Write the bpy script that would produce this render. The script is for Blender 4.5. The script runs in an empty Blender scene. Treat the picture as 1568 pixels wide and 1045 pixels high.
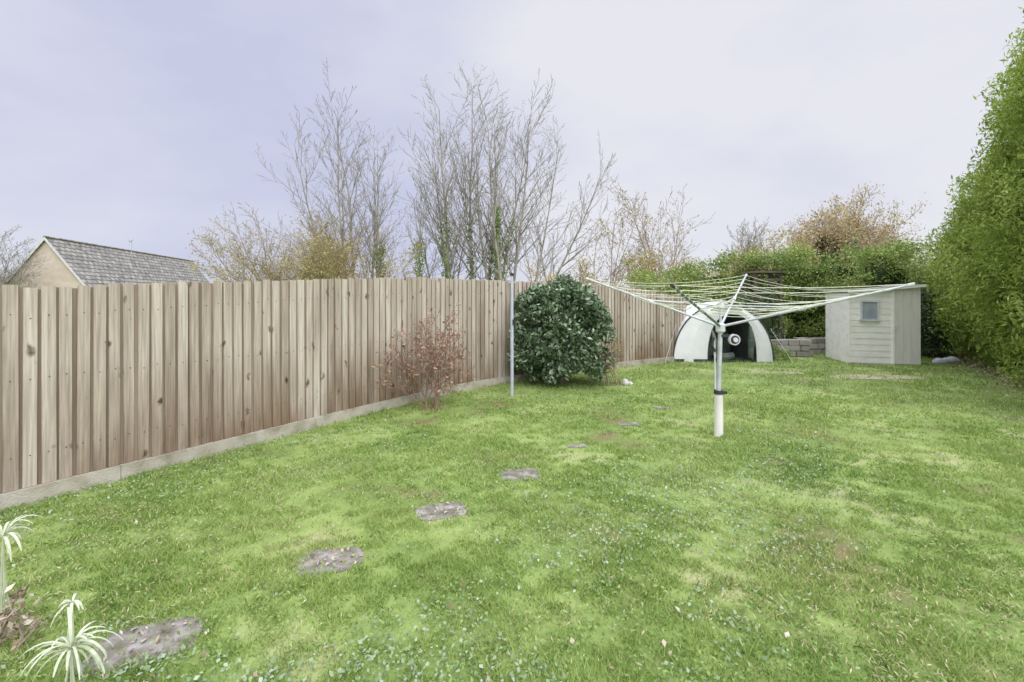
import bpy, math, random
import numpy as np
from mathutils import Vector, Matrix
random.seed(7); R=random.random
rg=np.random.default_rng(11)
scene=bpy.context.scene
COL=scene.collection

# ---------------------------------------------------------------- materials
def pmat(name, cols, scale=5, rough=.8, stretch=(1,1,1), island=0, bump=0, bscale=None, spec=.3, detail=5, trans=0, contrast=(.3,.7), metal=0):
    m=bpy.data.materials.new(name); m.use_nodes=True
    nt=m.node_tree; N=nt.nodes; L=nt.links
    b=N['Principled BSDF']; b.inputs['Roughness'].default_value=rough
    b.inputs['Specular IOR Level'].default_value=spec
    b.inputs['Metallic'].default_value=metal
    tc=N.new('ShaderNodeTexCoord'); mp=N.new('ShaderNodeMapping'); mp.inputs['Scale'].default_value=stretch
    L.new(tc.outputs['Object'],mp.inputs['Vector'])
    no=N.new('ShaderNodeTexNoise'); no.inputs['Scale'].default_value=scale; no.inputs['Detail'].default_value=detail
    L.new(mp.outputs['Vector'],no.inputs['Vector'])
    mr=N.new('ShaderNodeMapRange'); mr.inputs['From Min'].default_value=contrast[0]; mr.inputs['From Max'].default_value=contrast[1]
    L.new(no.outputs['Fac'],mr.inputs['Value']); fac=mr.outputs['Result']
    if island>0:
        g=N.new('ShaderNodeNewGeometry'); mx=N.new('ShaderNodeMix'); mx.inputs['Factor'].default_value=island
        L.new(fac,mx.inputs['A']); L.new(g.outputs['Random Per Island'],mx.inputs['B']); fac=mx.outputs['Result']
    cr=N.new('ShaderNodeValToRGB'); e=cr.color_ramp.elements
    while len(e)<len(cols): e.new(.5)
    for i,c in enumerate(cols):
        e[i].position=i/(len(cols)-1); e[i].color=(*c,1)
    L.new(fac,cr.inputs['Fac']); L.new(cr.outputs['Color'],b.inputs['Base Color'])
    if bump:
        n2=N.new('ShaderNodeTexNoise'); n2.inputs['Scale'].default_value=bscale or scale*4; n2.inputs['Detail'].default_value=6
        L.new(mp.outputs['Vector'],n2.inputs['Vector'])
        bp=N.new('ShaderNodeBump'); bp.inputs['Strength'].default_value=bump; bp.inputs['Distance'].default_value=.02
        L.new(n2.outputs['Fac'],bp.inputs['Height']); L.new(bp.outputs['Normal'],b.inputs['Normal'])
    if trans:
        t=N.new('ShaderNodeBsdfTranslucent'); L.new(cr.outputs['Color'],t.inputs['Color'])
        ms=N.new('ShaderNodeMixShader'); ms.inputs['Fac'].default_value=trans
        L.new(b.outputs[0],ms.inputs[1]); L.new(t.outputs[0],ms.inputs[2])
        L.new(ms.outputs[0],N['Material Output'].inputs['Surface'])
    m['ramp']=cr.name
    return m

# ---------------------------------------------------------------- mesh tools
def np_mesh(name, verts, faces, mats, mi=None, smooth=False, parent=None):
    me=bpy.data.meshes.new(name)
    n=len(verts); m,k=faces.shape
    me.vertices.add(n); me.vertices.foreach_set('co',np.ascontiguousarray(verts,dtype=np.float32).ravel())
    me.loops.add(m*k); me.loops.foreach_set('vertex_index',np.ascontiguousarray(faces,dtype=np.int32).ravel())
    me.polygons.add(m); me.polygons.foreach_set('loop_start',np.arange(0,m*k,k,dtype=np.int32))
    for mt in mats: me.materials.append(mt)
    if mi is not None: me.polygons.foreach_set('material_index',np.asarray(mi,dtype=np.int32))
    me.update(calc_edges=True)
    if smooth: me.polygons.foreach_set('use_smooth',np.ones(m,dtype=bool))
    o=bpy.data.objects.new(name,me); COL.objects.link(o)
    if parent: o.parent=parent
    return o
def empty(name,loc=(0,0,0)):
    o=bpy.data.objects.new(name,None); o.empty_display_size=.2; COL.objects.link(o); return o

class MB:
    def __init__(s,*mats): s.v=[];s.f=[];s.m=[];s.mats=mats
    def poly(s,vs,m=0):
        b=len(s.v); s.v+=[tuple(x) for x in vs]; s.f.append(tuple(range(b,b+len(vs)))); s.m.append(m)
    def hexa(s,p,m=0):
        b=len(s.v); s.v+=[tuple(x) for x in p]
        for q in ((0,3,2,1),(4,5,6,7),(0,1,5,4),(1,2,6,5),(2,3,7,6),(3,0,4,7)):
            s.f.append(tuple(b+i for i in q)); s.m.append(m)
    def box(s,c,sz,rz=0,m=0,ry=0):
        hx,hy,hz=[a/2 for a in sz]; M=Matrix.Rotation(rz,3,'Z')@Matrix.Rotation(ry,3,'Y'); c=Vector(c)
        s.hexa([c+M@Vector(q) for q in ((-hx,-hy,-hz),(hx,-hy,-hz),(hx,hy,-hz),(-hx,hy,-hz),(-hx,-hy,hz),(hx,-hy,hz),(hx,hy,hz),(-hx,hy,hz))],m)
    def tube(s,pts,r,sides=8,m=0,caps=True):
        pts=[Vector(p) for p in pts]; rr=r if isinstance(r,(list,tuple)) else [r]*len(pts)
        b=len(s.v); up=None
        for i,p in enumerate(pts):
            d=(pts[min(i+1,len(pts)-1)]-pts[max(i-1,0)]).normalized()
            if up is None: up=Vector((0,0,1)) if abs(d.z)<.9 else Vector((1,0,0))
            a=d.cross(up).normalized(); c=a.cross(d).normalized(); up=c
            for k in range(sides):
                t=2*math.pi*k/sides; s.v.append(tuple(p+(a*math.cos(t)+c*math.sin(t))*rr[i]))
        for i in range(len(pts)-1):
            for k in range(sides):
                k2=(k+1)%sides; s.f.append((b+i*sides+k,b+i*sides+k2,b+(i+1)*sides+k2,b+(i+1)*sides+k)); s.m.append(m)
        if caps:
            s.f.append(tuple(b+k for k in range(sides))); s.m.append(m)
            e=b+(len(pts)-1)*sides; s.f.append(tuple(e+k for k in reversed(range(sides)))); s.m.append(m)
    def obj(s,name,parent=None,smooth=False,bevel=0):
        me=bpy.data.meshes.new(name); me.from_pydata(s.v,[],s.f)
        for mt in s.mats: me.materials.append(mt)
        me.polygons.foreach_set('material_index',s.m)
        if smooth: me.polygons.foreach_set('use_smooth',[True]*len(s.f))
        me.update(); o=bpy.data.objects.new(name,me); COL.objects.link(o)
        if parent: o.parent=parent
        if bevel:
            md=o.modifiers.new('bev','BEVEL'); md.width=bevel; md.segments=2
        return o

def nrm(a): return a/np.maximum(np.linalg.norm(a,axis=1,keepdims=True),1e-9)
def leaves_geo(pos,size,aspect=.45,up=.5,droop=0.0,out=None,fold=.18):
    n=len(pos); u=rg.normal(size=(n,3)); u[:,2]-=droop
    if out is not None: u+=out
    u=nrm(u); nn=rg.normal(size=(n,3)); nn[:,2]+=up*2; v=nrm(np.cross(nn,u)); w=np.cross(u,v)
    sz=(size*rg.uniform(.6,1.3,n))[:,None]
    base=pos-u*sz*.5; tip=pos+u*sz*.5; mid=pos-u*sz*.05
    a=mid+v*sz*aspect*.5+w*sz*fold*.4; b=mid-v*sz*aspect*.5+w*sz*fold*.4
    V=np.stack([base,a,tip,b],1).reshape(-1,3)
    i=np.arange(n)*4
    F=np.stack([np.stack([i,i+1,i+2],1),np.stack([i,i+2,i+3],1)],1).reshape(-1,3)
    return V,F
def segs_geo(segs,sides=4):
    S=np.array(segs,dtype=float); p0=S[:,0:3];p1=S[:,3:6];r0=S[:,6:7];r1=S[:,7:8]
    d=nrm(p1-p0); ref=np.tile(np.array([[1,.13,0.]]),(len(S),1)); bad=np.abs((d*nrm(ref)).sum(1))>.93; ref[bad]=[0,0,1]
    a=nrm(np.cross(d,ref)); c=np.cross(a,d); V=[]
    for p,r in ((p0,r0),(p1,r1)):
        for k in range(sides):
            t=2*math.pi*k/sides; V.append(p+(a*math.cos(t)+c*math.sin(t))*r)
    V=np.stack(V,1).reshape(-1,3); i=(np.arange(len(S))*2*sides)[:,None]
    F=[np.concatenate([i+k,i+(k+1)%sides,i+sides+(k+1)%sides,i+sides+k],1) for k in range(sides)]
    return V,np.concatenate(F,0)

def grow(segs,tips,p,d,L,r,lev,maxl,S):
    n=max(3,int(L/S['step'][lev])); p=Vector(p); d=Vector(d).normalized(); r0=r
    for i in range(n):
        w=S['wig'][lev]
        d=(d+Vector((random.gauss(0,w),random.gauss(0,w),random.gauss(0,w)+S['trop'][lev]))).normalized()
        q=p+d*(L/n); r2=max(r0*(1-.85*(i+1)/n),S['minr'])
        segs[0 if lev<1 else 1].append((*p,*q,r,r2)); p=q; r=r2
        f=(i+1)/n
        if lev>=1: tips.append((*q,lev))
        if lev<maxl and f>S['start'][lev]:
            k=S['kids'][lev]; k=int(k)+(R()<k-int(k))
            for _ in range(k):
                ax=d.orthogonal(); ax.rotate(Matrix.Rotation(R()*6.283,3,d))
                an=math.radians(S['ang'][lev]*random.uniform(.7,1.3))
                nd=d.copy(); nd.rotate(Matrix.Rotation(an,3,ax))
                grow(segs,tips,q,nd,L*S['ratio'][lev]*random.uniform(.6,1.15)*(1-.55*f),max(r2*.6,S['minr']),lev+1,maxl,S)
def tree(name,stems,S,bark,maxl=3,leaf=None,nleaf=0,lsize=.08,lspread=.12,aspect=.5,extra=None,levmin=1,zcap=None):
    segs=[[],[]]; tips=[]
    for (p,d,L,r) in stems: grow(segs,tips,p,d,L,r,0,maxl,S)
    root=empty(name)
    V,F=segs_geo(segs[0],7); np_mesh('trunk',V,F,[bark],smooth=True,parent=root)
    if segs[1]:
        V,F=segs_geo(segs[1],3); np_mesh('branches',V,F,[bark],parent=root)
    if leaf and nleaf:
        T=np.array([t[:3] for t in tips if t[3]>=levmin and (zcap is None or t[2]<zcap*(.6+.5*R()))]); P=T[rg.integers(0,len(T),nleaf)]+rg.normal(size=(nleaf,3))*lspread
        V,F=leaves_geo(P,lsize,aspect); np_mesh('foliage',V,F,[leaf],parent=root)
    if extra:
        mat,rad,zmax,cnt=extra
        tr=[s for s in segs[0] if s[5]<zmax]
        A=np.array(tr); k=rg.integers(0,len(A),cnt); t=rg.random((cnt,1)); P=A[k,0:3]*(1-t)+A[k,3:6]*t
        P=P+rg.normal(size=(cnt,3))*rad; V,F=leaves_geo(P,.11,.8); np_mesh('ivy',V,F,[mat],parent=root)
    return root

bark_pale=pmat('bark_pale',[(.18,.165,.14),(.31,.285,.25),(.42,.39,.345)],6,.9,(1,1,.3))
bark_tan=pmat('bark_tan',[(.20,.16,.12),(.34,.28,.21),(.46,.39,.30)],6,.9,(1,1,.3))
bark_dark=pmat('bark_dark',[(.10,.08,.065),(.20,.16,.13)],8,.9,(1,1,.3))
m_bush=pmat('leaf_viburnum',[(.045,.085,.04),(.09,.155,.07),(.20,.28,.16),(.48,.53,.42)],2.5,.34,island=.8,spec=.55,trans=.12)
m_hedge=pmat('leaf_hedge',[(.10,.17,.03),(.27,.39,.07),(.46,.57,.14),(.66,.71,.32)],1.3,.5,island=.5,trans=.35)
m_hedge2=pmat('leaf_rear_hedge',[(.06,.11,.035),(.18,.27,.07),(.36,.45,.13),(.52,.52,.24)],.7,.6,island=.45,trans=.25)
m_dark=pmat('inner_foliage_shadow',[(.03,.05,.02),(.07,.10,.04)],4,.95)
m_ivy=pmat('leaf_ivy',[(.08,.15,.04),(.18,.30,.06),(.30,.40,.12)],3,.5,island=.6,trans=.2)
m_red=pmat('leaf_red_brown',[(.22,.12,.09),(.36,.21,.15),(.46,.31,.23),(.42,.37,.22)],3,.6,island=.8,trans=.2)
m_yel=pmat('leaf_autumn_olive',[(.26,.20,.10),(.42,.34,.15),(.52,.45,.18),(.36,.40,.14)],.7,.7,island=.5,trans=.25)
m_or=pmat('leaf_autumn_orange',[(.30,.21,.12),(.45,.34,.19),(.54,.44,.25),(.38,.39,.19)],.5,.7,island=.5,trans=.3)
m_everg=pmat('leaf_evergreen',[(.06,.09,.05),(.13,.18,.10),(.22,.27,.16)],1,.7,island=.5)

# ---------------------------------------------------------------- ground
m_ground=pmat('lawn_soil_and_grass',[(.19,.155,.08),(.17,.24,.065),(.25,.33,.10),(.36,.36,.19)],1.3,.95,bump=.5,bscale=30,detail=9)
g=MB(m_ground)
g.poly([(-600,-200,0),(600,-200,0),(600,1200,0),(-600,1200,0)]); g.obj('ground')

FP=[(-6.3,-1.1,1.5),(-5.2,.75,1.52),(-3.66,3.2,1.59),(-1.72,6.25,1.80),(-.3,8.0,1.83),(2.6,10.2,1.76),(4.35,11.2,1.5),(5.4,11.8,1.45)]
def cr(p0,p1,p2,p3,t):
    return [.5*((2*b)+(-a+c)*t+(2*a-5*b+4*c-d)*t*t+(-a+3*b-3*c+d)*t**3) for a,b,c,d in zip(p0,p1,p2,p3)]
dense=[]
for i in range(1,len(FP)-2):
    for k in range(60): dense.append(cr(FP[i-1],FP[i],FP[i+1],FP[i+2],k/60))
dense=np.array(dense); dl=np.r_[0,np.cumsum(np.linalg.norm(np.diff(dense[:,:2],axis=0),axis=1))]
def fpt(s):
    x=np.interp(s,dl,dense[:,0]);y=np.interp(s,dl,dense[:,1]);z=np.interp(s,dl,dense[:,2])
    x2=np.interp(s+.05,dl,dense[:,0]);y2=np.interp(s+.05,dl,dense[:,1]);x1=np.interp(s-.05,dl,dense[:,0]);y1=np.interp(s-.05,dl,dense[:,1])
    t=Vector((x2-x1,y2-y1,0)).normalized(); return Vector((x,y,0)),t,Vector((t.y,-t.x,0)),float(z)
def fence_mat():
    m=pmat('weathered_timber',[(.29,.235,.18),(.45,.385,.315),(.55,.485,.41),(.63,.58,.51)],7,.9,(1,1,.15),island=.55,bump=.4,bscale=40)
    nt=m.node_tree;N=nt.nodes;L=nt.links; ramp=N[m['ramp']]; b=N['Principled BSDF']
    g=N.new('ShaderNodeNewGeometry'); sp=N.new('ShaderNodeSeparateXYZ'); L.new(g.outputs['Position'],sp.inputs[0])
    n1=N.new('ShaderNodeTexNoise'); n1.inputs['Scale'].default_value=1.3; n1.inputs['Detail'].default_value=5
    mp=N.new('ShaderNodeMapping'); mp.inputs['Scale'].default_value=(1.6,1.6,.5); L.new(g.outputs['Position'],mp.inputs[0]); L.new(mp.outputs[0],n1.inputs['Vector'])
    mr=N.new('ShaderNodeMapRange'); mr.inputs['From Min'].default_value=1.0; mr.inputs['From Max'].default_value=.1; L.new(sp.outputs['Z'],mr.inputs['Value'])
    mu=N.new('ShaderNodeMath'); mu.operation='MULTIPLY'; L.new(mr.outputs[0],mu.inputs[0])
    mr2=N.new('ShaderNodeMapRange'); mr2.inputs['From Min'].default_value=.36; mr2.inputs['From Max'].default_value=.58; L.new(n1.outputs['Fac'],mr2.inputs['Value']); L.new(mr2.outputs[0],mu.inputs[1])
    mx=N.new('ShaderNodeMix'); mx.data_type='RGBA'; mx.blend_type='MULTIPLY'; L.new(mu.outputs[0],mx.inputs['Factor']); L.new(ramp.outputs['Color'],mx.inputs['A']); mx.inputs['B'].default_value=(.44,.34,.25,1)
    n3=N.new('ShaderNodeTexNoise'); n3.inputs['Scale'].default_value=1; n3.inputs['Detail'].default_value=4
    mp3=N.new('ShaderNodeMapping'); mp3.inputs['Scale'].default_value=(70,70,2.2); L.new(g.outputs['Position'],mp3.inputs[0]); L.new(mp3.outputs[0],n3.inputs['Vector'])
    mr3=N.new('ShaderNodeMapRange'); mr3.inputs['From Min'].default_value=.3; mr3.inputs['From Max'].default_value=.7; mr3.inputs['To Min'].default_value=.7; mr3.inputs['To Max'].default_value=1.15; L.new(n3.outputs['Fac'],mr3.inputs['Value'])
    vs=N.new('ShaderNodeVectorMath'); vs.operation='SCALE'; L.new(mx.outputs['Result'],vs.inputs[0]); L.new(mr3.outputs[0],vs.inputs['Scale'])
    nd=N.new('ShaderNodeTexNoise'); nd.inputs['Scale'].default_value=9; L.new(g.outputs['Position'],nd.inputs['Vector'])
    va=N.new('ShaderNodeVectorMath'); va.operation='MULTIPLY_ADD'; L.new(nd.outputs['Color'],va.inputs[0]); va.inputs[1].default_value=(.1,.1,.16); L.new(g.outputs['Position'],va.inputs[2])
    vo=N.new('ShaderNodeTexVoronoi'); vo.inputs['Scale'].default_value=7.0; mp2=N.new('ShaderNodeMapping'); mp2.inputs['Scale'].default_value=(1,1,.5); L.new(va.outputs[0],mp2.inputs[0]); L.new(mp2.outputs[0],vo.inputs['Vector'])
    mk=N.new('ShaderNodeMapRange'); mk.inputs['From Min'].default_value=.2; mk.inputs['From Max'].default_value=.08; L.new(vo.outputs['Distance'],mk.inputs['Value'])
    mx2=N.new('ShaderNodeMix'); mx2.data_type='RGBA'; mx2.blend_type='MULTIPLY'; L.new(mk.outputs[0],mx2.inputs['Factor']); L.new(vs.outputs[0],mx2.inputs['A']); mx2.inputs['B'].default_value=(.24,.19,.16,1)
    L.new(mx2.outputs['Result'],b.inputs['Base Color']); return m
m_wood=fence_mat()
m_wood2=pmat('weathered_timber_shaded',[(.17,.125,.09),(.28,.215,.165),(.38,.32,.255)],7,.9,(1,1,.12),island=.5,bump=.3,bscale=40)  # same timber, darker: shadow strips between front boards are put into the colour
m_conc=pmat('concrete_gravel_board',[(.26,.24,.17),(.42,.39,.32),(.50,.47,.41)],6,.95,bump=.4,bscale=60)
m_nail=pmat('nail_rust',[(.04,.035,.03),(.09,.06,.05)],9,.7)
fence=empty('wooden_fence')
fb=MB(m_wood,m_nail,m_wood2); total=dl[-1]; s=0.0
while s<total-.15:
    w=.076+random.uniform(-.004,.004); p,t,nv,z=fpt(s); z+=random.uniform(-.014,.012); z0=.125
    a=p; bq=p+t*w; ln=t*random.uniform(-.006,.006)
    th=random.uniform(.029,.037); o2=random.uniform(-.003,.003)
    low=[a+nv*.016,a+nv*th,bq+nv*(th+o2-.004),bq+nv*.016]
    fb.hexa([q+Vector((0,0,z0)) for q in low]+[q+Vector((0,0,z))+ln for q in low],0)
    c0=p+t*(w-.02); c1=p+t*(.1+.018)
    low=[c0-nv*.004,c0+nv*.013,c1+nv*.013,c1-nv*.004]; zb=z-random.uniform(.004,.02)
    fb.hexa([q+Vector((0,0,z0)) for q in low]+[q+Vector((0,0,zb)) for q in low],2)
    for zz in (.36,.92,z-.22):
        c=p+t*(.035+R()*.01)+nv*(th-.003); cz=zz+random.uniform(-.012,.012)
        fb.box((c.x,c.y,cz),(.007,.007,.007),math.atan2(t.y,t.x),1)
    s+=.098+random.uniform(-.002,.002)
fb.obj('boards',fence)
gb=MB(m_conc,m_wood2); s=0
while s<total-.1:
    e=min(s+1.8,total-.02); k=max(2,int((e-s)/.3)); ps=[fpt(s+.002+(e-s-.004)*i/k) for i in range(k+1)]
    for i in range(k):
        A,B=ps[i],ps[i+1]
        for (lo,hi,o1,o2,mm) in ((-.1,.122,-.012,.055,0),(.28,.36,-.05,-.006,1),(.88,.96,-.05,-.006,1),(1.3,1.38,-.05,-.006,1)):
            q=[A[0]+A[2]*o2,B[0]+B[2]*o2,B[0]+B[2]*o1,A[0]+A[2]*o1]
            gb.hexa([v+Vector((0,0,lo)) for v in q]+[v+Vector((0,0,hi)) for v in q],mm)
    P=fpt(s)
    gb.box((P[0].x-P[2].x*.11,P[0].y-P[2].y*.11,P[3]/2-.04),(.1,.1,P[3]-.06),math.atan2(P[1].y,P[1].x),1)
    s+=1.8
gb.obj('gravel_boards_rails_posts',fence)

# ---------------------------------------------------------------- stepping stones
m_slab=pmat('stone_slab',[(.12,.12,.08),(.22,.20,.18),(.37,.35,.34)],13,.9,bump=.5,bscale=50)
stones=[(-1.60,1.98,.21,.14,.35),(-1.04,2.61,.18,.13,.2),(-.50,3.22,.18,.12,.3),(.07,3.89,.18,.13,.1),(.67,4.65,.11,.06,.2),(1.41,5.47,.15,.065,.1),(2.07,6.3,.11,.05,0)]
for (x,y,a,b,rz) in stones:
    mb=MB(m_slab); k=26; ring=[]
    for i in range(k):
        t=2*math.pi*i/k; c,s_=math.cos(t),math.sin(t)
        rr=(abs(c)**3.6+abs(s_)**3.6)**(-1/3.6)*random.uniform(.93,1.05)
        px,py=c*rr*a,s_*rr*b; ring.append((x+px*math.cos(rz)-py*math.sin(rz),y+px*math.sin(rz)+py*math.cos(rz)))
    mb.poly([(q[0],q[1],.005) for q in ring])
    for i in range(k):
        q,r_=ring[i],ring[(i+1)%k]; mb.poly([(q[0],q[1],-.02),(r_[0],r_[1],-.02),(r_[0],r_[1],.005),(q[0],q[1],.005)])
    mb.obj('stepping_stone')
m_soil=pmat('bare_soil',[(.26,.23,.13),(.40,.37,.25),(.52,.49,.38)],3,.95,bump=.5,bscale=30)
soils=[(7.0,8.75,1.0,.28),(5.4,9.25,.55,.16)]
for (x,y,a,b) in soils:
    mb=MB(m_soil); mb.poly([(x+math.cos(i*.3142)*a*random.uniform(.75,1.1),y+math.sin(i*.3142)*b*random.uniform(.75,1.1),.005) for i in range(20)]); mb.obj('bare_soil_patch')

# ---------------------------------------------------------------- lawn
def xf(y): return np.interp(y,dense[:,1],dense[:,0])
def keep_mask(x,y,hard=1):
    k=x>xf(y)+.07+0*x
    for (sx,sy,a,b,rz) in stones:
        dx=(x-sx)*math.cos(rz)+(y-sy)*math.sin(rz); dy=-(x-sx)*math.sin(rz)+(y-sy)*math.cos(rz)
        ins=((np.abs(dx)/(a*.9))**4+(np.abs(dy)/(b*.9))**4)<1+rg.normal(size=len(x))*.6
        k&=~(ins&(rg.random(len(x))<.965))
    for (sx,sy,a,b) in soils:
        k&=(((x-sx)/a)**2+((y-sy)/b)**2>1+rg.normal(size=len(x))*.4)|(rg.random(len(x))<.4)
    return k
def nz(x,y,f,ph): return (np.sin(x*f+ph+1.7*np.sin(y*f*.7+ph))+np.sin(y*f*1.3+2*ph+1.3*np.sin(x*f*.9)))*.25+.5
VV=[]
for (y0,y1,cnt,wd,ht) in ((.9,2.2,110000,.0024,.026),(2.2,3.6,150000,.0030,.027),(3.6,5.5,140000,.0042,.029),(5.5,8,110000,.0065,.031),(8,12.5,80000,.010,.034)):
    y=rg.uniform(y0,y1,cnt); x=rg.uniform(-1,1,cnt)*(1.25*y+.4); k=keep_mask(x,y)&(x<7.9+(y-6.9)*.75+.6)
    dn=nz(x,y,2.2,1)*.25+nz(x,y,7,2)*.35+nz(x,y,23,3)*.4; k&=rg.random(cnt)<np.clip((dn-.28)*2.8,.10,1)
    x=x[k];y=y[k];dn=dn[k];m=len(x)
    h=ht*rg.uniform(.5,1.35,m)*(.35+1.25*dn); d=x-xf(y); h=np.where(d<.14,h*1.3,h)
    a=rg.uniform(0,6.283,m); le=rg.uniform(.3,1.5,m)*h; la=rg.uniform(0,6.283,m)
    w=wd*rg.uniform(.7,1.3,m)
    b0=np.stack([x-np.cos(a)*w,y-np.sin(a)*w,np.zeros(m)],1); b1=np.stack([x+np.cos(a)*w,y+np.sin(a)*w,np.zeros(m)],1)
    tp=np.stack([x+np.cos(la)*le,y+np.sin(la)*le,h],1)
    VV.append(np.stack([b0,b1,tp],1).reshape(-1,3))
V=np.concatenate(VV); F=np.arange(len(V)).reshape(-1,3)
m_grass=pmat('grass_blades',[(.13,.22,.05),(.235,.35,.08),(.35,.44,.13),(.48,.49,.28)],.9,.6,island=.5,trans=.22,detail=10,contrast=(.34,.70))
np_mesh('lawn_grass',V,F,[m_grass])
def weeds(name,cnt,size,mat,f,ph,thr,gain,asp,zr):
    y=1.0+9.5*rg.random(cnt)**1.7; x=rg.uniform(-1,1,cnt)*(1.25*y+.4)
    q=nz(x,y,f,ph)*.5+nz(x,y,f*3.7,ph+1)*.3+nz(x,y,f*9,ph+2)*.2
    k=keep_mask(x,y)&(rg.random(cnt)<np.clip((q-thr)*gain,0.01,1)); x=x[k];y=y[k]
    V,F=leaves_geo(np.stack([x,y,rg.uniform(*zr,len(x))],1),size,asp,up=1.3)
    np_mesh(name,V,F,[mat])
weeds('lawn_weed_leaves',130000,.021,pmat('weed_leaf',[(.12,.21,.055),(.22,.34,.09),(.36,.45,.17)],2,.5,island=.6,trans=.2),2.0,2.0,.38,3,.5,(.012,.032))
weeds('clover_patches',75000,.020,pmat('clover_leaf',[(.18,.28,.14),(.30,.40,.24),(.46,.52,.41)],3,.5,island=.8,trans=.2),1.3,.4,.46,3.2,.75,(.016,.034))
weeds('dry_moss_patches',90000,.026,pmat('dry_thatch',[(.28,.23,.13),(.43,.39,.22),(.54,.50,.34)],3,.8,island=.7,trans=.1),1.6,4.1,.46,2.6,.22,(.012,.03))
cnt=380; y=1.2+10*rg.random(cnt)**1.1; x=rg.uniform(-1,1,cnt)*(1.2*y+.4); k=x>xf(y)+.1; x=x[k];y=y[k]
P=np.stack([x,y,rg.uniform(.02,.035,len(x))],1)
st=np.array([(s_[0],s_[1],.012) for s_ in stones]); P2=st[rg.integers(0,3,110)]+np.c_[rg.normal(size=(110,2))*[.12,.09],np.zeros(110)]
V,F=leaves_geo(np.concatenate([P,P2]),.030,.6,up=2.6)
m_fl=pmat('fallen_leaf',[(.18,.12,.08),(.36,.29,.20),(.58,.54,.46)],3,.8,island=.9)
np_mesh('fallen_leaves',V,F,[m_fl])
t=rg.random(1500); bx=7.9+t*3.6+rg.normal(size=1500)*.25; by=6.3+t*5.2+rg.normal(size=1500)*.2
V,F=leaves_geo(np.stack([bx,by,rg.uniform(.02,.07,1500)],1),.06,.6,up=1.2)
np_mesh('leaf_litter',V,F,[pmat('leaf_litter',[(.20,.14,.09),(.38,.30,.21),(.52,.44,.34)],3,.9,island=.9)])

# ---------------------------------------------------------------- shrubs by the fence
def lumpy(c,rad,lumps,n,shell=.35):
    d=nrm(rg.normal(size=(lumps,3))); d[:,2]=np.where(d[:,2]<-.8,-d[:,2],d[:,2])
    cc=np.array(c)+d*np.array(rad)*rg.uniform(.66,1.0,(lumps,1))
    k=rg.integers(0,lumps,n); off=rg.normal(size=(n,3)); off=nrm(off)*rg.random((n,1))**.4*shell
    return cc[k]+off
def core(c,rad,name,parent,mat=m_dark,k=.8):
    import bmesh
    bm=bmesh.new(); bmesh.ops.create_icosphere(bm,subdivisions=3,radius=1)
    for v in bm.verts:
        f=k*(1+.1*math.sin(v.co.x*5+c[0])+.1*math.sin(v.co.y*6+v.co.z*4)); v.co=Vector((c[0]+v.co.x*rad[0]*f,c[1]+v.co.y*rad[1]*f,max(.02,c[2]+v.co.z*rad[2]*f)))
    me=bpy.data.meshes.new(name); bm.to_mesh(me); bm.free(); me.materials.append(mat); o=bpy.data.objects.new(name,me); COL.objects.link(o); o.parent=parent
vb=empty('green_viburnum_bush')
BX=.83
P=np.concatenate([lumpy((BX,8.1,.98),(.84,.68,.84),170,20000,.19),lumpy((BX,8.05,.5),(.90,.62,.42),70,7000,.17)])
P=P[P[:,2]>.03]; V,F=leaves_geo(P,.092,.52,up=.8,out=nrm(P-np.array([BX,8.2,.9]))*.9); np_mesh('foliage',V,F,[m_bush],parent=vb)
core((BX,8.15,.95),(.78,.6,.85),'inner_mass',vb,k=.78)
mb=MB(bark_dark)
for i in range(26):
    a=R()*6.283; r_=random.uniform(.1,.75); z=random.uniform(1.3,2.05) if r_<.5 else random.uniform(.9,1.6)
    mb.tube([(BX+.1*math.cos(a),8.1+.1*math.sin(a),0),(BX+r_*.6*math.cos(a),8.1+r_*.5*math.sin(a),z*.6),(BX+r_*math.cos(a),8.1+r_*.8*math.sin(a),z)],[.018,.012,.005],5)
mb.obj('stems',vb)
SH={'step':[.12,.1,.08],'wig':[.13,.16,.2],'trop':[.03,.03,0],'minr':.0035,'start':[.2,.2,.2],'kids':[1.4,1.0,0],'ang':[40,45,40],'ratio':[.55,.5,.5]}
def shrub_stems(x,y,n,spread,L,r,lean=(0,0)):
    o=[]
    for i in range(n):
        a=R()*6.283; q=random.uniform(.1,1)*spread
        o.append(((x+random.gauss(0,.12),y+random.gauss(0,.08),0),(math.cos(a)*q+lean[0],math.sin(a)*q+lean[1],1),L*random.uniform(.65,1.1),r))
    return o
bark_red=pmat('red_twigs',[(.22,.14,.105),(.36,.25,.19)],9,.8)
tree('red_leaved_shrub',shrub_stems(-1.12,6.15,17,.85,1.3,.008,(0,-.05)),SH,bark_red,2,m_red,1100,.055,.035,.55)
tree('brown_stalk_plant',shrub_stems(1.72,7.95,14,.5,.75,.007),SH,bark_tan,2,m_yel,300,.05,.04)
mb=MB(pmat('pale_rock',[(.42,.41,.39),(.58,.56,.54)],6,.9,bump=.6))
bq=(1.98,7.95)
for i,(dx,r_) in enumerate(((0,.06),(.09,.035))):
    mb.tube([(bq[0]+dx,bq[1],0),(bq[0]+dx+.01,bq[1],r_*.6),(bq[0]+dx,bq[1]+.01,r_*1.4),(bq[0]+dx,bq[1],r_*1.8)],[r_,r_*1.1,r_*.8,r_*.3],7)
mb.obj('pale_rock_pile')

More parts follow.
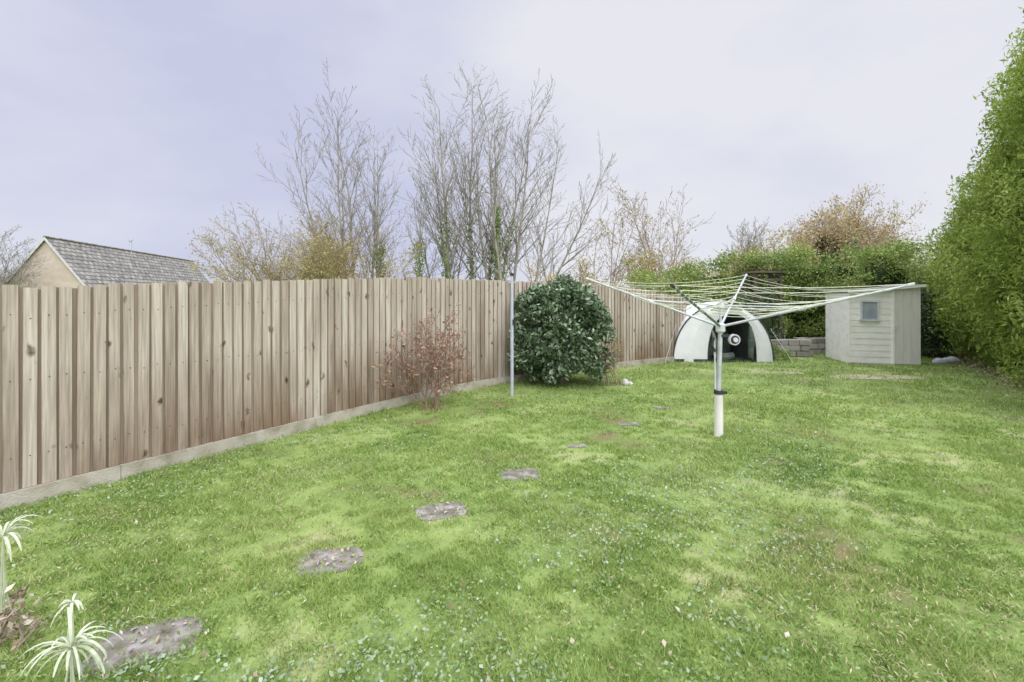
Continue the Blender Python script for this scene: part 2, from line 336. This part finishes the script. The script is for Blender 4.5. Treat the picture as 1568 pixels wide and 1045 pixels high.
m_galv=pmat('galvanised_steel',[(.42,.46,.54),(.56,.60,.68)],12,.5,metal=.2,spec=.5)
m_blk=pmat('black_plastic',[(.02,.02,.02),(.05,.05,.05)],8,.5)
mb=MB(m_galv,m_blk); mb.tube([(0,7.02,0),(0,7.02,.95),(0,7.02,1.86)],[.026,.026,.022],12); mb.tube([(0,7.02,1.86),(0,7.02,1.9)],.03,12,1)
mb.tube([(-.06,7.02,1.76),(.06,7.02,1.76)],.008,6); mb.box((.03,6.99,1.15),(.04,.03,.08),0,1)
mb.obj('washing_line_post')

# ---------------------------------------------------------------- rotary dryer
m_alu=pmat('aluminium_tube',[(.46,.49,.54),(.64,.67,.71)],10,.4,metal=.3,spec=.5)
m_cream=pmat('cream_plastic',[(.62,.61,.55),(.80,.78,.73)],6,.5,(1,1,.4))
m_line=pmat('washing_line_cord',[(.58,.60,.42),(.80,.80,.70)],9,.6)
m_gp=pmat('grey_plastic',[(.50,.52,.55),(.66,.68,.71)],9,.5)
rot=empty('rotary_clothes_dryer')
cx,cy=2.27,5.0; hub=Vector((cx+.02,cy,1.2))
mb=MB(m_alu,m_cream,m_blk,m_gp)
mb.tube([(cx,cy,0),(cx,cy,.02),(cx,cy,.44),(cx,cy,.46)],[.052,.047,.045,.04],16,1)
mb.tube([(cx,cy,.46),(cx,cy,.50)],.05,16,2); mb.box((cx+.05,cy-.03,.48),(.05,.03,.03),0,2)
mb.tube([(cx,cy,.5),(cx+.02,cy,1.15)],.024,12,0); mb.tube([(cx-.045,cy-.02,.52),(cx-.055,cy-.02,1.08)],.009,8,3)
mb.tube([(cx+.02,cy,1.12),(cx+.025,cy,1.5)],.014,10,0)
mb.tube([(cx+.02,cy,1.13),(cx+.02,cy,1.15),(cx+.02,cy,1.22),(cx+.02,cy,1.24)],[.03,.05,.05,.03],14,3)
mb.tube([(cx+.025,cy,1.40),(cx+.025,cy,1.46)],.035,12,3)
mb.box((cx+.08,cy-.02,1.10),(.12,.02,.03),0,2)
mb.tube([(cx+.15,cy-.06,1.06),(cx+.15,cy-.02,1.06)],.06,20,3); mb.tube([(cx+.15,cy-.066,1.06),(cx+.15,cy-.061,1.06)],.045,16,2); mb.tube([(cx+.15,cy-.085,1.06),(cx+.15,cy-.067,1.06)],.026,12,3)
mb.tube([(cx-.06,cy-.03,1.08),(cx-.09,cy-.03,1.0),(cx-.05,cy-.03,.93)],.012,8,2)
mb.obj('mast',rot)
tips=[Vector((.99,5.96,1.765)),Vector((3.23,6.28,1.83)),Vector((3.55,4.04,1.63)),Vector((1.31,3.72,1.61))]
ab=MB(m_alu,m_gp,m_blk,pmat('dark_green_arm',[(.10,.14,.12),(.18,.22,.19)],8,.5))
for i,t in enumerate(tips):
    d=(t-hub).normalized(); ab.tube([hub+d*.04,t],[.014,.011],8,3 if i==3 else 0)
    mid=hub.lerp(t,.48); ab.tube([Vector((cx+.025,cy,1.43)),mid+Vector((0,0,.012))],.008,6,0)
    ab.tube([mid-d*.035,mid+d*.035],.02,8,1); ab.tube([t-d*.03,t+d*.02],.016,8,2 if i==3 else 1)
    for k in range(9): 
        q=hub.lerp(t,.36+.0745*k); ab.tube([q-d*.005,q+d*.005],.016,6,1)
ab.obj('arms_and_struts',rot)
lb=MB(m_line)
for k in range(9):
    f=.36+.075*k
    if k==8: f=.98
    q=[hub.lerp(t,f)+Vector((0,0,.012)) for t in tips]
    for i in range(4):
        a,b=q[i],q[(i+1)%4]; sag=.02+.10*f*R()
        lb.tube([a.lerp(b,u/6)-Vector((0,0,sag*4*(u/6)*(1-u/6))) for u in range(7)],.0028,5,0,False)
lb.obj('line_cords',rot)

# ---------------------------------------------------------------- tent
m_fab=pmat('tent_fabric_white',[(.74,.75,.78),(.82,.83,.86),(.88,.89,.92)],3,.7,bump=.3,bscale=8)
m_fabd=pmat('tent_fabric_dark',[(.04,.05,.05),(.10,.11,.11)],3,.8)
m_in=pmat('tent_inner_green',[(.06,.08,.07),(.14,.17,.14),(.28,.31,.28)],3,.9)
tent=empty('dome_tent'); tcx,ty=5.06,10.9
def arch(w,h,y,k=28,cxx=tcx,pw=2.3):
    o=[]
    for i in range(k+1):
        t=math.pi*i/k; c,s_=math.cos(t),math.sin(t)
        o.append(Vector((cxx-math.copysign(abs(c)**(2/pw)*w,c),y,abs(s_)**(2/pw)*h)))
    return o
tb=MB(m_fab,m_fabd,m_in)
secs=[arch(1.2,1.38,ty,pw=2.1),arch(1.25,1.44,ty+.5,pw=2.1),arch(1.22,1.40,ty+1.1),arch(1.0,1.15,ty+1.8),arch(.6,.6,ty+2.4)]
for j in range(len(secs)-1):
    for i in range(28): tb.poly([secs[j][i],secs[j+1][i],secs[j+1][i+1],secs[j][i+1]],0)
tb.poly(secs[-1],0)
op=arch(.58,1.14,ty-.02,28,tcx+.2,2.4); mid_=[a.lerp(b,.5)-Vector((0,.03,0)) for a,b in zip(secs[0],op)]
for i in range(28):
    tb.poly([secs[0][i],secs[0][i+1],mid_[i+1],mid_[i]],0); tb.poly([mid_[i],mid_[i+1],op[i+1],op[i]],0)
inn=arch(.5,1.0,ty+1.1,28,tcx+.2,2.4)
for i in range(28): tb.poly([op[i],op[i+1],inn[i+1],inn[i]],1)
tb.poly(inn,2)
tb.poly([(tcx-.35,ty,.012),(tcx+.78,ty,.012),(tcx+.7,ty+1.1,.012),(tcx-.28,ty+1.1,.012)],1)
tb.tube(secs[0],.018,6,1); tb.tube(op,.012,6,1); tb.tube(secs[1],.014,6,1)
tb.tube([op[6],op[6]+Vector((.05,-.05,-.3)),op[5]+Vector((.10,-.04,-.55))],[.02,.06,.04],8,2)
tb.tube([op[21],op[21]+Vector((.0,-.05,-.35)),op[23]+Vector((-.08,-.04,-.55)),op[24]+Vector((-.05,-.04,-.5))],[.03,.08,.06,.02],8,2)
tb.poly([(tcx-.35,ty-.05,1.22),(tcx+.45,ty-.05,1.22),(tcx+.35,ty-.18,1.38),(tcx-.25,ty-.18,1.38)],0)
tb.poly([(tcx-1.18,ty-.012,.0),(tcx-.4,ty-.055,.0),(tcx-.4,ty-.055,.07),(tcx-1.18,ty-.012,.07)],1)
for (x0,x1) in ((tcx-1.13,tcx-1.5),(tcx+1.13,tcx+1.5)): tb.tube([(x0,ty,.9 if x0<tcx else .8),(x1,ty-.3,0)],.004,4,0)
tb.tube([(tcx-.1,ty+.3,.05),(tcx+.4,ty+.35,.1)],.09,8,2)
tb.obj('canopy',tent)

# ---------------------------------------------------------------- shed
m_sw=pmat('white_painted_cladding',[(.74,.73,.68),(.83,.82,.78),(.88,.87,.83)],4,.7,(1,1,2),bump=.1)
m_sd=pmat('shed_door_grey_cream',[(.62,.60,.56),(.72,.70,.66)],4,.75,(4,1,.5))
m_felt=pmat('roof_felt',[(.10,.10,.10),(.2,.2,.2)],9,.95)
m_gl=pmat('window_glass',[(.26,.30,.35),(.42,.46,.50)],4,.15,spec=.8)
shed=empty('garden_shed'); sb=MB(m_sw,m_sd,m_felt,m_gl,m_gp)
Wd,Dp=1.41,1.37
def zt(x): return 1.69+x/Wd*.13
sb.hexa([(.02,.02,0),(Wd-.02,.02,0),(Wd-.02,Dp,0),(.02,Dp,0),(.02,.02,zt(0)-.03),(Wd-.02,.02,zt(Wd)-.03),(Wd-.02,Dp,zt(Wd)-.03),(.02,Dp,zt(0)-.03)],0)
xs=.86
for i in range(12):
    za=.03+i*.14; zb2=min(za+.137,zt(0)-.03)
    if zb2>za+.02:
        sb.hexa([(.03,.002,za),(xs,.002,za),(xs,.019,za),(.03,.019,za),(.03,.009,zb2),(xs,.009,zb2),(xs,.019,zb2),(.03,.019,zb2)],0)
sb.box((.012,.012,.83),(.035,.035,1.62),0,0)
for i in range(3):
    a=xs+.03+i*.168; sb.hexa([(a,-.016,.03),(a+.164,-.016,.03),(a+.164,.019,.03),(a,.019,.03),(a,-.016,zt(a)-.035),(a+.164,-.016,zt(a+.16)-.035),(a+.164,.019,zt(a+.16)-.035),(a,.019,zt(a)-.035)],1)
sb.box((xs+.014,-.012,.85),(.03,.045,1.68),0,0); sb.box((xs+.06,-.026,.85),(.03,.02,.09),0,4)
sb.box((.405,-.006,1.24),(.29,.012,.40),0,3)
for (c,sz) in (((.405,-.014,1.455),(.38,.045,.04)),((.405,-.018,1.02),(.40,.06,.035)),((.24,-.014,1.2375),(.035,.045,.395)),((.57,-.014,1.2375),(.035,.045,.395))): sb.box(c,sz,0,4)
sb.hexa([(-.05,-.07,zt(0)-.02),(Wd+.05,-.07,zt(Wd)-.015),(Wd+.05,Dp+.05,zt(Wd)-.015),(-.05,Dp+.05,zt(0)-.02),(-.05,-.07,zt(0)+.015),(Wd+.05,-.07,zt(Wd)+.02),(Wd+.05,Dp+.05,zt(Wd)+.02),(-.05,Dp+.05,zt(0)+.015)],2)
sb.hexa([(-.05,-.09,zt(0)-.05),(Wd+.05,-.09,zt(Wd)-.045),(Wd+.05,-.072,zt(Wd)-.045),(-.05,-.072,zt(0)-.05),(-.05,-.09,zt(0)+.01),(Wd+.05,-.09,zt(Wd)+.015),(Wd+.05,-.072,zt(Wd)+.015),(-.05,-.072,zt(0)+.01)],0)
sb.obj('shed_body',shed); shed.location=(7.85,10.6,0); shed.rotation_euler=(0,0,-math.radians(14.5))

m_st=pmat('rubble_stone',[(.20,.18,.15),(.32,.30,.27),(.46,.44,.40)],5,.95,island=.6,bump=.7,bscale=30)
wb=MB(m_st); z=0
for row in range(3):
    x=6.1-row*.02
    while x<11.2:
        w=random.uniform(.16,.34); wb.box((x+w/2,12.45+random.uniform(-.02,.02) if x>7.6 else 11.9+random.uniform(-.03,.03),z+.075),(w-.015,.22,.14+random.uniform(-.01,.01)),random.uniform(-.03,.03)); x+=w
    z+=.15
wb.obj('low_stone_wall',bevel=.015)
mb=MB(bark_dark)
for x in (6.9,7.6): 
    for y in (12.9,13.4): mb.box((x,y,1.12),(.07,.07,2.24))
mb.box((7.25,13.15,2.27),(.95,.75,.05)); mb.box((7.25,12.85,2.05),(.7,.04,.06)); mb.obj('timber_frame_stand')
mb=MB(pmat('pale_tarpaulin',[(.5,.53,.6),(.68,.7,.75)],5,.5,bump=.6,bscale=9))
for (x,y,r_) in ((9.85,10.5,.09),(10.1,10.6,.08),(10.35,10.7,.10)):
    mb.tube([(x-.15,y,.02),(x-.08,y,.05),(x,y+.02,.06),(x+.12,y,.05),(x+.2,y,.02)],[.02,r_*.8,r_,r_*.7,.02],9)
mb.obj('folded_tarpaulin')

# ---------------------------------------------------------------- hedges
def hedge_strip(name,path,leafn,lsize,mat,aspect=.35,clumps=300,cl=.35,thick=.7,sprigs=0,droop=.2):
    root=empty(name); A=np.array(path,float)
    u=rg.random(clumps)*(len(A)-1); i=np.minimum(u.astype(int),len(A)-2); f=(u-i)[:,None]; Q=A[i]*(1-f)+A[i+1]*f
    tan=nrm((A[i+1]-A[i])[:,:2]); nv=np.stack([-tan[:,1],tan[:,0]],1)
    zz=rg.random(clumps)**.85; z=zz*Q[:,2]*(1+rg.normal(size=clumps)*.04)
    bul=Q[:,3]*np.sin(np.clip(zz*1.25,0,1)*math.pi)**.8
    off=bul-rg.random(clumps)**1.6*thick; top=zz>.86; off=np.where(top,bul-rg.random(clumps)*thick*1.6,off)
    C=np.stack([Q[:,0]+nv[:,0]*off,Q[:,1]+nv[:,1]*off,z],1)
    sc=rg.uniform(.45,1.3,clumps)*cl; pr=sc**2; pr/=pr.sum(); k=rg.choice(clumps,leafn,p=pr)
    P=C[k]+nrm(rg.normal(size=(leafn,3)))*(rg.random((leafn,1))**.45)*sc[k][:,None]*np.array([1,1,.85])
    P=P[P[:,2]>.03]
    V,F=leaves_geo(P,lsize,aspect,up=.6,droop=droop); np_mesh('foliage',V,F,[mat],parent=root)
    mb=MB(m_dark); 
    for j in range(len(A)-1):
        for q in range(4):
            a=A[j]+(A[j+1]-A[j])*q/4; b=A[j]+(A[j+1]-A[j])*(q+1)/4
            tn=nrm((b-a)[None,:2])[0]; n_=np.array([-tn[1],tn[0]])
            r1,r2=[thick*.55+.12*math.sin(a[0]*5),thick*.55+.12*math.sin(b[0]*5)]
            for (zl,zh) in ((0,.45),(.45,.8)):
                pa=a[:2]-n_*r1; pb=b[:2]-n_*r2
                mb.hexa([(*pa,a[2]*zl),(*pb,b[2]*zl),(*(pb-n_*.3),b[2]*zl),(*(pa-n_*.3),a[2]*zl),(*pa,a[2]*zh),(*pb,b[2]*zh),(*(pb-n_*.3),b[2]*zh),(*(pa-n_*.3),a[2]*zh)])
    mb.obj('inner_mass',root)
    if sprigs:
        sg=[];tp=[]
        for _ in range(sprigs):
            c=C[rg.integers(0,clumps)]; 
            if c[2]<1.2: continue
            d=Vector((random.uniform(-1,.1),random.uniform(-.6,.3),random.uniform(.4,1.3))).normalized(); p=Vector(c); L=random.uniform(.4,.9)
            for s_ in range(6):
                d=(d+Vector((random.gauss(0,.1),random.gauss(0,.1),.02))).normalized(); q=p+d*L/6; sg.append((*p,*q,.009-.001*s_,.008-.001*s_)); p=q
                for _k in range(7): tp.append(q+Vector((random.gauss(0,.04),random.gauss(0,.04),random.gauss(0,.04))))
        V,F=segs_geo(sg,4); np_mesh('sprig_stems',V,F,[bark_dark],parent=root)
        V,F=leaves_geo(np.array([tuple(t) for t in tp]),lsize*1.1,aspect); np_mesh('sprig_leaves',V,F,[mat],parent=root)
    return root
hedge_strip('tall_green_hedge',[(7.0,4.6,7.5,.3),(8.05,6.4,7.5,.35),(9.0,7.9,6.7,.5),(10.1,9.4,5.6,.6),(11.5,11.3,4.6,.75),(12.8,12.9,4.1,.75)],95000,.105,m_hedge,.30,400,.44,.8,220,.5)
hedge_strip('rear_hedge',[(4.2,13.0,2.1,.2),(5.6,13.6,2.6,.2),(7.2,14.0,2.85,.3),(8.8,14.2,3.1,.3),(10.4,14.0,3.1,.4),(12.6,13.8,3.1,.4),(14.6,13.6,3.1,.4)][::-1],62000,.085,m_hedge2,.5,400,.4,.8,20,.1)
def bush(name,c,rad,n,mat,ls=.08,lumps=40,sh=.25,aspect=.5,cr_=True):
    r_=empty(name); P=lumpy(c,rad,lumps,n,sh); P=P[P[:,2]>.03]; V,F=leaves_geo(P,ls,aspect,up=.6); np_mesh('foliage',V,F,[mat],parent=r_)
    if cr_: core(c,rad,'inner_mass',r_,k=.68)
bush('evergreen_shrub',(6.9,12.9,.9),(.7,.5,.8),6000,m_everg)
bush('evergreen_shrub',(10.9,12.0,.85),(.75,.5,.95),8000,m_everg,.08,60)
bush('evergreen_shrub',(11.9,12.9,1.1),(.7,.5,1.2),7000,m_hedge2,.08,60)
bush('yellow_green_shrub',(10.6,12.9,2.2),(.8,.5,.75),6000,m_hedge2)
bush('low_green_plant',(6.5,11.3,.15),(.35,.2,.18),900,m_hedge2,.06,12,.12,.5,False)
bush('low_green_plant',(11.3,11.0,.15),(.45,.3,.25),1200,m_yel,.06,12,.15,.5,False)

# ---------------------------------------------------------------- bare trees
ASH={'step':[.6,.36,.22,.18],'wig':[.03,.055,.07,.09],'trop':[.02,.05,.05,.03],'minr':.0066,'start':[.22,.1,.12,1],'kids':[2.0,1.35,1.0,0],'ang':[34,33,33,30],'ratio':[.42,.48,.5,.4]}
def fan(x,y,n,L,r,sp,lean=0,j=.5):
    o=[]
    for i in range(n):
        f=(i/(n-1)*2-1) if n>1 else 0
        o.append(((x+f*j+random.gauss(0,.15),y+random.gauss(0,.5),0),(f*sp+lean+random.gauss(0,.02),random.gauss(0,.1),1),L*(1-.2*abs(f))*random.uniform(.92,1.04),r*random.uniform(.7,1.0)))
    return o
tree('bare_ash_tree',fan(-6.7,20,5,9.9,.085,.18,.0,.7),ASH,bark_pale)
tree('bare_ash_tree',fan(-4.7,19,2,7.2,.07,.1,0,.4),ASH,bark_pale,extra=(m_ivy,.13,4.4,1500))
tree('bare_ash_tree',fan(-1.9,20.5,5,11.0,.095,.18,.02,1.0),ASH,bark_pale,extra=(m_ivy,.12,5.2,2600))
tree('bare_ash_tree',fan(.2,20,5,9.6,.085,.30,.12,.7),ASH,bark_pale)
tree('bare_ash_tree',fan(-3.1,21,2,7.8,.07,.16,-.04,.5),ASH,bark_pale)
ivyt=empty('ivy_clad_trunk')
mb=MB(bark_pale); mb.tube([(-.6,19.4,0),(-.62,19.4,3),(-.55,19.4,6)],[.15,.11,.03],8); mb.obj('trunk',ivyt)
z=rg.random(2200)**1.1*5.4; P=np.stack([-.6+rg.normal(size=2200)*.11*(1.4-z/5),19.4+rg.normal(size=2200)*.13,z],1); V,F=leaves_geo(P,.10,.8); np_mesh('ivy_foliage',V,F,[m_ivy],parent=ivyt)
BR={'step':[.4,.3,.22,.18],'wig':[.07,.10,.12,.12],'trop':[.0,.02,.03,.02],'minr':.0062,'start':[.15,.1,.12,1],'kids':[2.2,1.5,1.0,0],'ang':[36,36,36,30],'ratio':[.5,.5,.5,.4]}
def spray(x,y,n,L,r,sp):
    o=[]
    for i in range(n):
        a=R()*6.283;q=math.sqrt(R())*sp; o.append(((x+random.gauss(0,.3),y+random.gauss(0,.3),.0),(math.cos(a)*q,math.sin(a)*q,1),L*random.uniform(.75,1.05),r))
    return o
tree('autumn_thicket_tree',spray(-9.2,19,13,4.9,.045,.75),BR,bark_tan,3,m_yel,9000,.09,.14,zcap=4.5)
tree('autumn_thicket_tree',spray(-7.0,18.5,10,4.4,.04,.7),BR,bark_tan,3,m_yel,11000,.09,.14,zcap=4.3)
SP=dict(BR); SP['kids']=[1.7,1.1,.7,0]
tree('sparse_leaved_shrub_tree',spray(3.7,18,4,4.6,.04,.28),SP,bark_tan,3,m_yel,260,.12,.05)
tree('sparse_leaved_shrub_tree',spray(5.9,18,6,5.3,.045,.35),SP,bark_tan,3,m_yel,340,.12,.06)
tree('autumn_thicket_tree',spray(4.8,16.5,9,2.7,.03,.9),BR,bark_tan,3,m_yel,8000,.09,.14)
tree('autumn_thicket_tree',spray(7.2,16.5,8,2.9,.03,.8),BR,bark_tan,3,m_yel,8000,.09,.14)
tree('autumn_thicket_tree',spray(1.6,17,6,2.7,.03,.6),BR,bark_tan,3,m_yel,3000,.09,.14)
FAR=dict(BR); FAR['minr']=.010; FAR['trop']=[.02,.04,.05,.03]; FAR['kids']=[2.0,1.2,.8,0]
tree('distant_bare_tree',spray(15.8,30,7,6.6,.07,.5),FAR,bark_pale)
tree('distant_bare_tree',spray(-35.2,31,5,6.4,.07,.5),FAR,bark_pale)
OR=dict(FAR); OR['kids']=[2.0,1.3,.9,0]
tree('orange_autumn_tree',spray(19.2,29,6,6.2,.09,.6),OR,bark_tan,3,m_or,9000,.16,.2)
tree('orange_autumn_tree',spray(22.2,29.5,8,7.4,.10,.7),OR,bark_tan,3,m_or,14000,.16,.2)
tree('orange_autumn_tree',spray(25.0,30,5,5.4,.09,.5),OR,bark_tan,3,m_or,7000,.16,.2)
bush('distant_evergreen_tree',(20.0,28,3.5),(1.8,1.3,2.0),8000,m_everg,.2,60,.5)
tree('autumn_thicket_tree',spray(13.3,24,8,4.2,.05,.8),BR,bark_tan,3,m_yel,9000,.12,.2)

# ---------------------------------------------------------------- bungalow
def roof_mat():
    m=pmat('roof_tiles',[(.17,.16,.16),(.27,.26,.25),(.37,.36,.34)],2.5,.9)
    nt=m.node_tree;N=nt.nodes;L=nt.links;b=N['Principled BSDF'];ramp=N[m['ramp']]
    tc=N.new('ShaderNodeTexCoord');sp=N.new('ShaderNodeSeparateXYZ');cb=N.new('ShaderNodeCombineXYZ');L.new(tc.outputs['Object'],sp.inputs[0]);L.new(sp.outputs['Y'],cb.inputs['X']);L.new(sp.outputs['Z'],cb.inputs['Y'])
    br=N.new('ShaderNodeTexBrick');br.inputs['Scale'].default_value=1.0;br.inputs['Brick Width'].default_value=.55;br.inputs['Row Height'].default_value=.3;br.inputs['Mortar Size'].default_value=.035
    br.inputs['Color1'].default_value=(.85,.85,.85,1);br.inputs['Color2'].default_value=(1.2,1.18,1.15,1);br.inputs['Mortar'].default_value=(.35,.35,.35,1);L.new(cb.outputs[0],br.inputs['Vector'])
    mx=N.new('ShaderNodeMix');mx.data_type='RGBA';mx.blend_type='MULTIPLY';mx.inputs['Factor'].default_value=1;L.new(ramp.outputs['Color'],mx.inputs['A']);L.new(br.outputs['Color'],mx.inputs['B']);L.new(mx.outputs['Result'],b.inputs['Base Color']);return m
m_roof=roof_mat(); m_rend=pmat('rendered_wall',[(.50,.42,.35),(.60,.52,.45)],2,.9,bump=.2); m_wp=pmat('white_trim',[(.5,.5,.5),(.6,.6,.6)],5,.5)
hs=empty('bungalow_house'); hb=MB(m_rend,m_roof,m_wp,m_gl,m_galv)
Lh=21.4; w=2.95; ez=1.95; rz=6.0
W=w-.2
hb.poly([(-W,0.2,0),(W,.2,0),(W,.2,ez+.15),(0,.2,rz-.1),(-W,.2,ez+.15)],0); hb.poly([(W,Lh-.2,0),(-W,Lh-.2,0),(-W,Lh-.2,ez+.15),(0,Lh-.2,rz-.1),(W,Lh-.2,ez+.15)],0)
hb.poly([(W,.2,0),(W,Lh-.2,0),(W,Lh-.2,ez+.15),(W,.2,ez+.15)],0); hb.poly([(-W,.2,0),(-W,Lh-.2,0),(-W,Lh-.2,ez+.15),(-W,.2,ez+.15)],0)
for sg in (1,-1):
    hb.hexa([(0,0,rz-.08),(sg*w,0,ez-.08),(sg*w,Lh,ez-.08),(0,Lh,rz-.08),(0,0,rz),(sg*w,0,ez),(sg*w,Lh,ez),(0,Lh,rz)],1)
    hb.hexa([(0,-.03,rz-.2),(sg*(w+.02),-.03,ez-.2),(sg*(w+.02),.0-.002,ez-.2),(0,-.002,rz-.2),(0,-.03,rz+.03),(sg*(w+.02),-.03,ez+.03),(sg*(w+.02),-.002,ez+.03),(0,-.002,rz+.03)],2)
    hb.box((sg*(w+.05),Lh/2,ez-.1),(.1,Lh,.1),0,2)
hb.tube([(0,0,rz+.02),(0,Lh,rz+.02)],.1,8,1)
hb.tube([(0,9.8,rz-.3),(0,9.8,rz+.95)],.1,10,4); hb.tube([(0,9.8,rz+.95),(0,9.8,rz+1.1)],.18,10,4)
hb.box((0,.17,1.6),(1.2,.08,1.1),0,2); hb.box((0,.12,1.6),(1.05,.04,.95),0,3)
hb.obj('house_shell',hs); hs.location=(-33.9,33,0); hs.rotation_euler=(0,0,math.atan2(.187,.982))

# ---------------------------------------------------------------- foreground variegated plants
m_var=pmat('variegated_strap_leaf',[(.42,.50,.30),(.60,.65,.48),(.76,.77,.68)],8,.6,island=.5,trans=.25)
def strap(name,x,y,z,n,L):
    mb=MB(m_var,bark_tan)
    for i in range(n):
        a=R()*6.283; l=L*random.uniform(.5,1.15); w=random.uniform(.003,.0055); el=random.uniform(.3,1.4); p=Vector((x,y,z)); d=Vector((math.cos(a)*math.cos(el),math.sin(a)*math.cos(el),math.sin(el))); sd=Vector((-math.sin(a),math.cos(a),0)); pv=None
        for k in range(9):
            ww=w*math.sin((k+.7)/9.4*math.pi)**.6
            cur=(p+sd*ww,p-sd*ww)
            if pv: mb.poly([pv[0],pv[1],cur[1],cur[0]],0)
            pv=cur; p=p+d*l/8; d=(d+Vector((0,0,-.34))).normalized()
    for q in range(5): mb.tube([(x+random.gauss(0,.03),y+random.gauss(0,.03),0),(x+random.gauss(0,.01),y,z*.5),(x,y,z)],[.004,.0035,.003],5,0)
    mb.obj(name)
strap('variegated_spider_plant',-1.57,1.62,.25,36,.18)
strap('variegated_spider_plant',-2.27,2.03,.44,24,.16)
strap('variegated_spider_plant',-1.72,1.78,.31,10,.10)
tree('low_brown_plant',shrub_stems(-2.2,1.95,10,.8,.16,.003),SH,bark_tan,2,m_fl,100,.04,.03)

# ---------------------------------------------------------------- world, sun, camera
w=bpy.data.worlds.new('World'); scene.world=w; w.use_nodes=True; nt=w.node_tree; N=nt.nodes; L=nt.links
bg=N['Background']; bg.inputs['Strength'].default_value=.1
EL,AZ=math.radians(36),math.radians(155)
sky=N.new('ShaderNodeTexSky'); sky.sky_type='NISHITA'; sky.sun_disc=False; sky.sun_elevation=EL; sky.sun_rotation=AZ
tc=N.new('ShaderNodeTexCoord'); mp=N.new('ShaderNodeMapping'); mp.inputs['Scale'].default_value=(1,1,2.0); mp.inputs['Location'].default_value=(.6,.2,.4); L.new(tc.outputs['Generated'],mp.inputs[0])
no=N.new('ShaderNodeTexNoise'); no.inputs['Scale'].default_value=2.4; no.inputs['Detail'].default_value=5; no.inputs['Roughness'].default_value=.5; L.new(mp.outputs[0],no.inputs['Vector'])
dp=N.new('ShaderNodeVectorMath'); dp.operation='DOT_PRODUCT'; L.new(tc.outputs['Generated'],dp.inputs[0]); dp.inputs[1].default_value=tuple(Vector((-.5,1,.30)).normalized())
mb_=N.new('ShaderNodeMapRange'); mb_.interpolation_type='SMOOTHSTEP'; mb_.inputs['From Min'].default_value=.78; mb_.inputs['From Max'].default_value=1.0; mb_.inputs['To Min'].default_value=.8; mb_.inputs['To Max'].default_value=.2; L.new(dp.outputs['Value'],mb_.inputs['Value'])
mm=N.new('ShaderNodeMix'); mm.inputs['Factor'].default_value=.45; L.new(no.outputs['Fac'],mm.inputs['A']); L.new(mb_.outputs[0],mm.inputs['B'])
cr_=N.new('ShaderNodeValToRGB'); e=cr_.color_ramp.elements; e[0].position=.34; e[0].color=(5.9,6.15,8.0,1); e[1].position=.64; e[1].color=(8.2,8.25,8.9,1); L.new(mm.outputs['Result'],cr_.inputs['Fac'])
sp=N.new('ShaderNodeSeparateXYZ'); L.new(tc.outputs['Generated'],sp.inputs[0])
mr=N.new('ShaderNodeMapRange'); mr.inputs['From Min'].default_value=.57; mr.inputs['From Max'].default_value=.95; mr.inputs['To Min'].default_value=1; mr.inputs['To Max'].default_value=2.9; L.new(sp.outputs['Z'],mr.inputs['Value'])
# the overcast is brighter on the side of the veiled sun
dp2=N.new('ShaderNodeVectorMath'); dp2.operation='DOT_PRODUCT'; L.new(tc.outputs['Generated'],dp2.inputs[0]); dp2.inputs[1].default_value=(math.sin(AZ)*math.cos(EL),math.cos(AZ)*math.cos(EL),math.sin(EL))
m2=N.new('ShaderNodeMapRange'); m2.inputs['From Min'].default_value=.2; m2.inputs['From Max'].default_value=1; m2.inputs['To Min'].default_value=1; m2.inputs['To Max'].default_value=1.8; L.new(dp2.outputs['Value'],m2.inputs['Value'])
mul=N.new('ShaderNodeMath'); mul.operation='MULTIPLY'; L.new(mr.outputs[0],mul.inputs[0]); L.new(m2.outputs[0],mul.inputs[1])
vm=N.new('ShaderNodeVectorMath'); vm.operation='SCALE'; L.new(cr_.outputs['Color'],vm.inputs[0]); L.new(mul.outputs[0],vm.inputs['Scale'])
mx=N.new('ShaderNodeMix'); mx.data_type='RGBA'; mx.inputs['Factor'].default_value=.96; L.new(sky.outputs[0],mx.inputs['A']); L.new(vm.outputs[0],mx.inputs['B']); L.new(mx.outputs['Result'],bg.inputs['Color'])
sl=bpy.data.lights.new('sun','SUN'); sl.energy=1.3; sl.angle=math.radians(35); sl.color=(1,.97,.92); so=bpy.data.objects.new('sun',sl); COL.objects.link(so)
sd=Vector((math.sin(AZ)*math.cos(EL),math.cos(AZ)*math.cos(EL),math.sin(EL))); so.rotation_euler=sd.to_track_quat('Z','Y').to_euler()
cam=bpy.data.cameras.new('camera'); cam.lens=16; cam.sensor_width=36; cam.shift_y=-64/1568; cam.clip_end=3000; cam.clip_start=.05
co=bpy.data.objects.new('camera',cam); COL.objects.link(co); co.location=(0,0,1.5); co.rotation_euler=(math.pi/2,0,0); scene.camera=co
scene.view_settings.view_transform='Standard'; scene.view_settings.look='None'; scene.view_settings.exposure=0
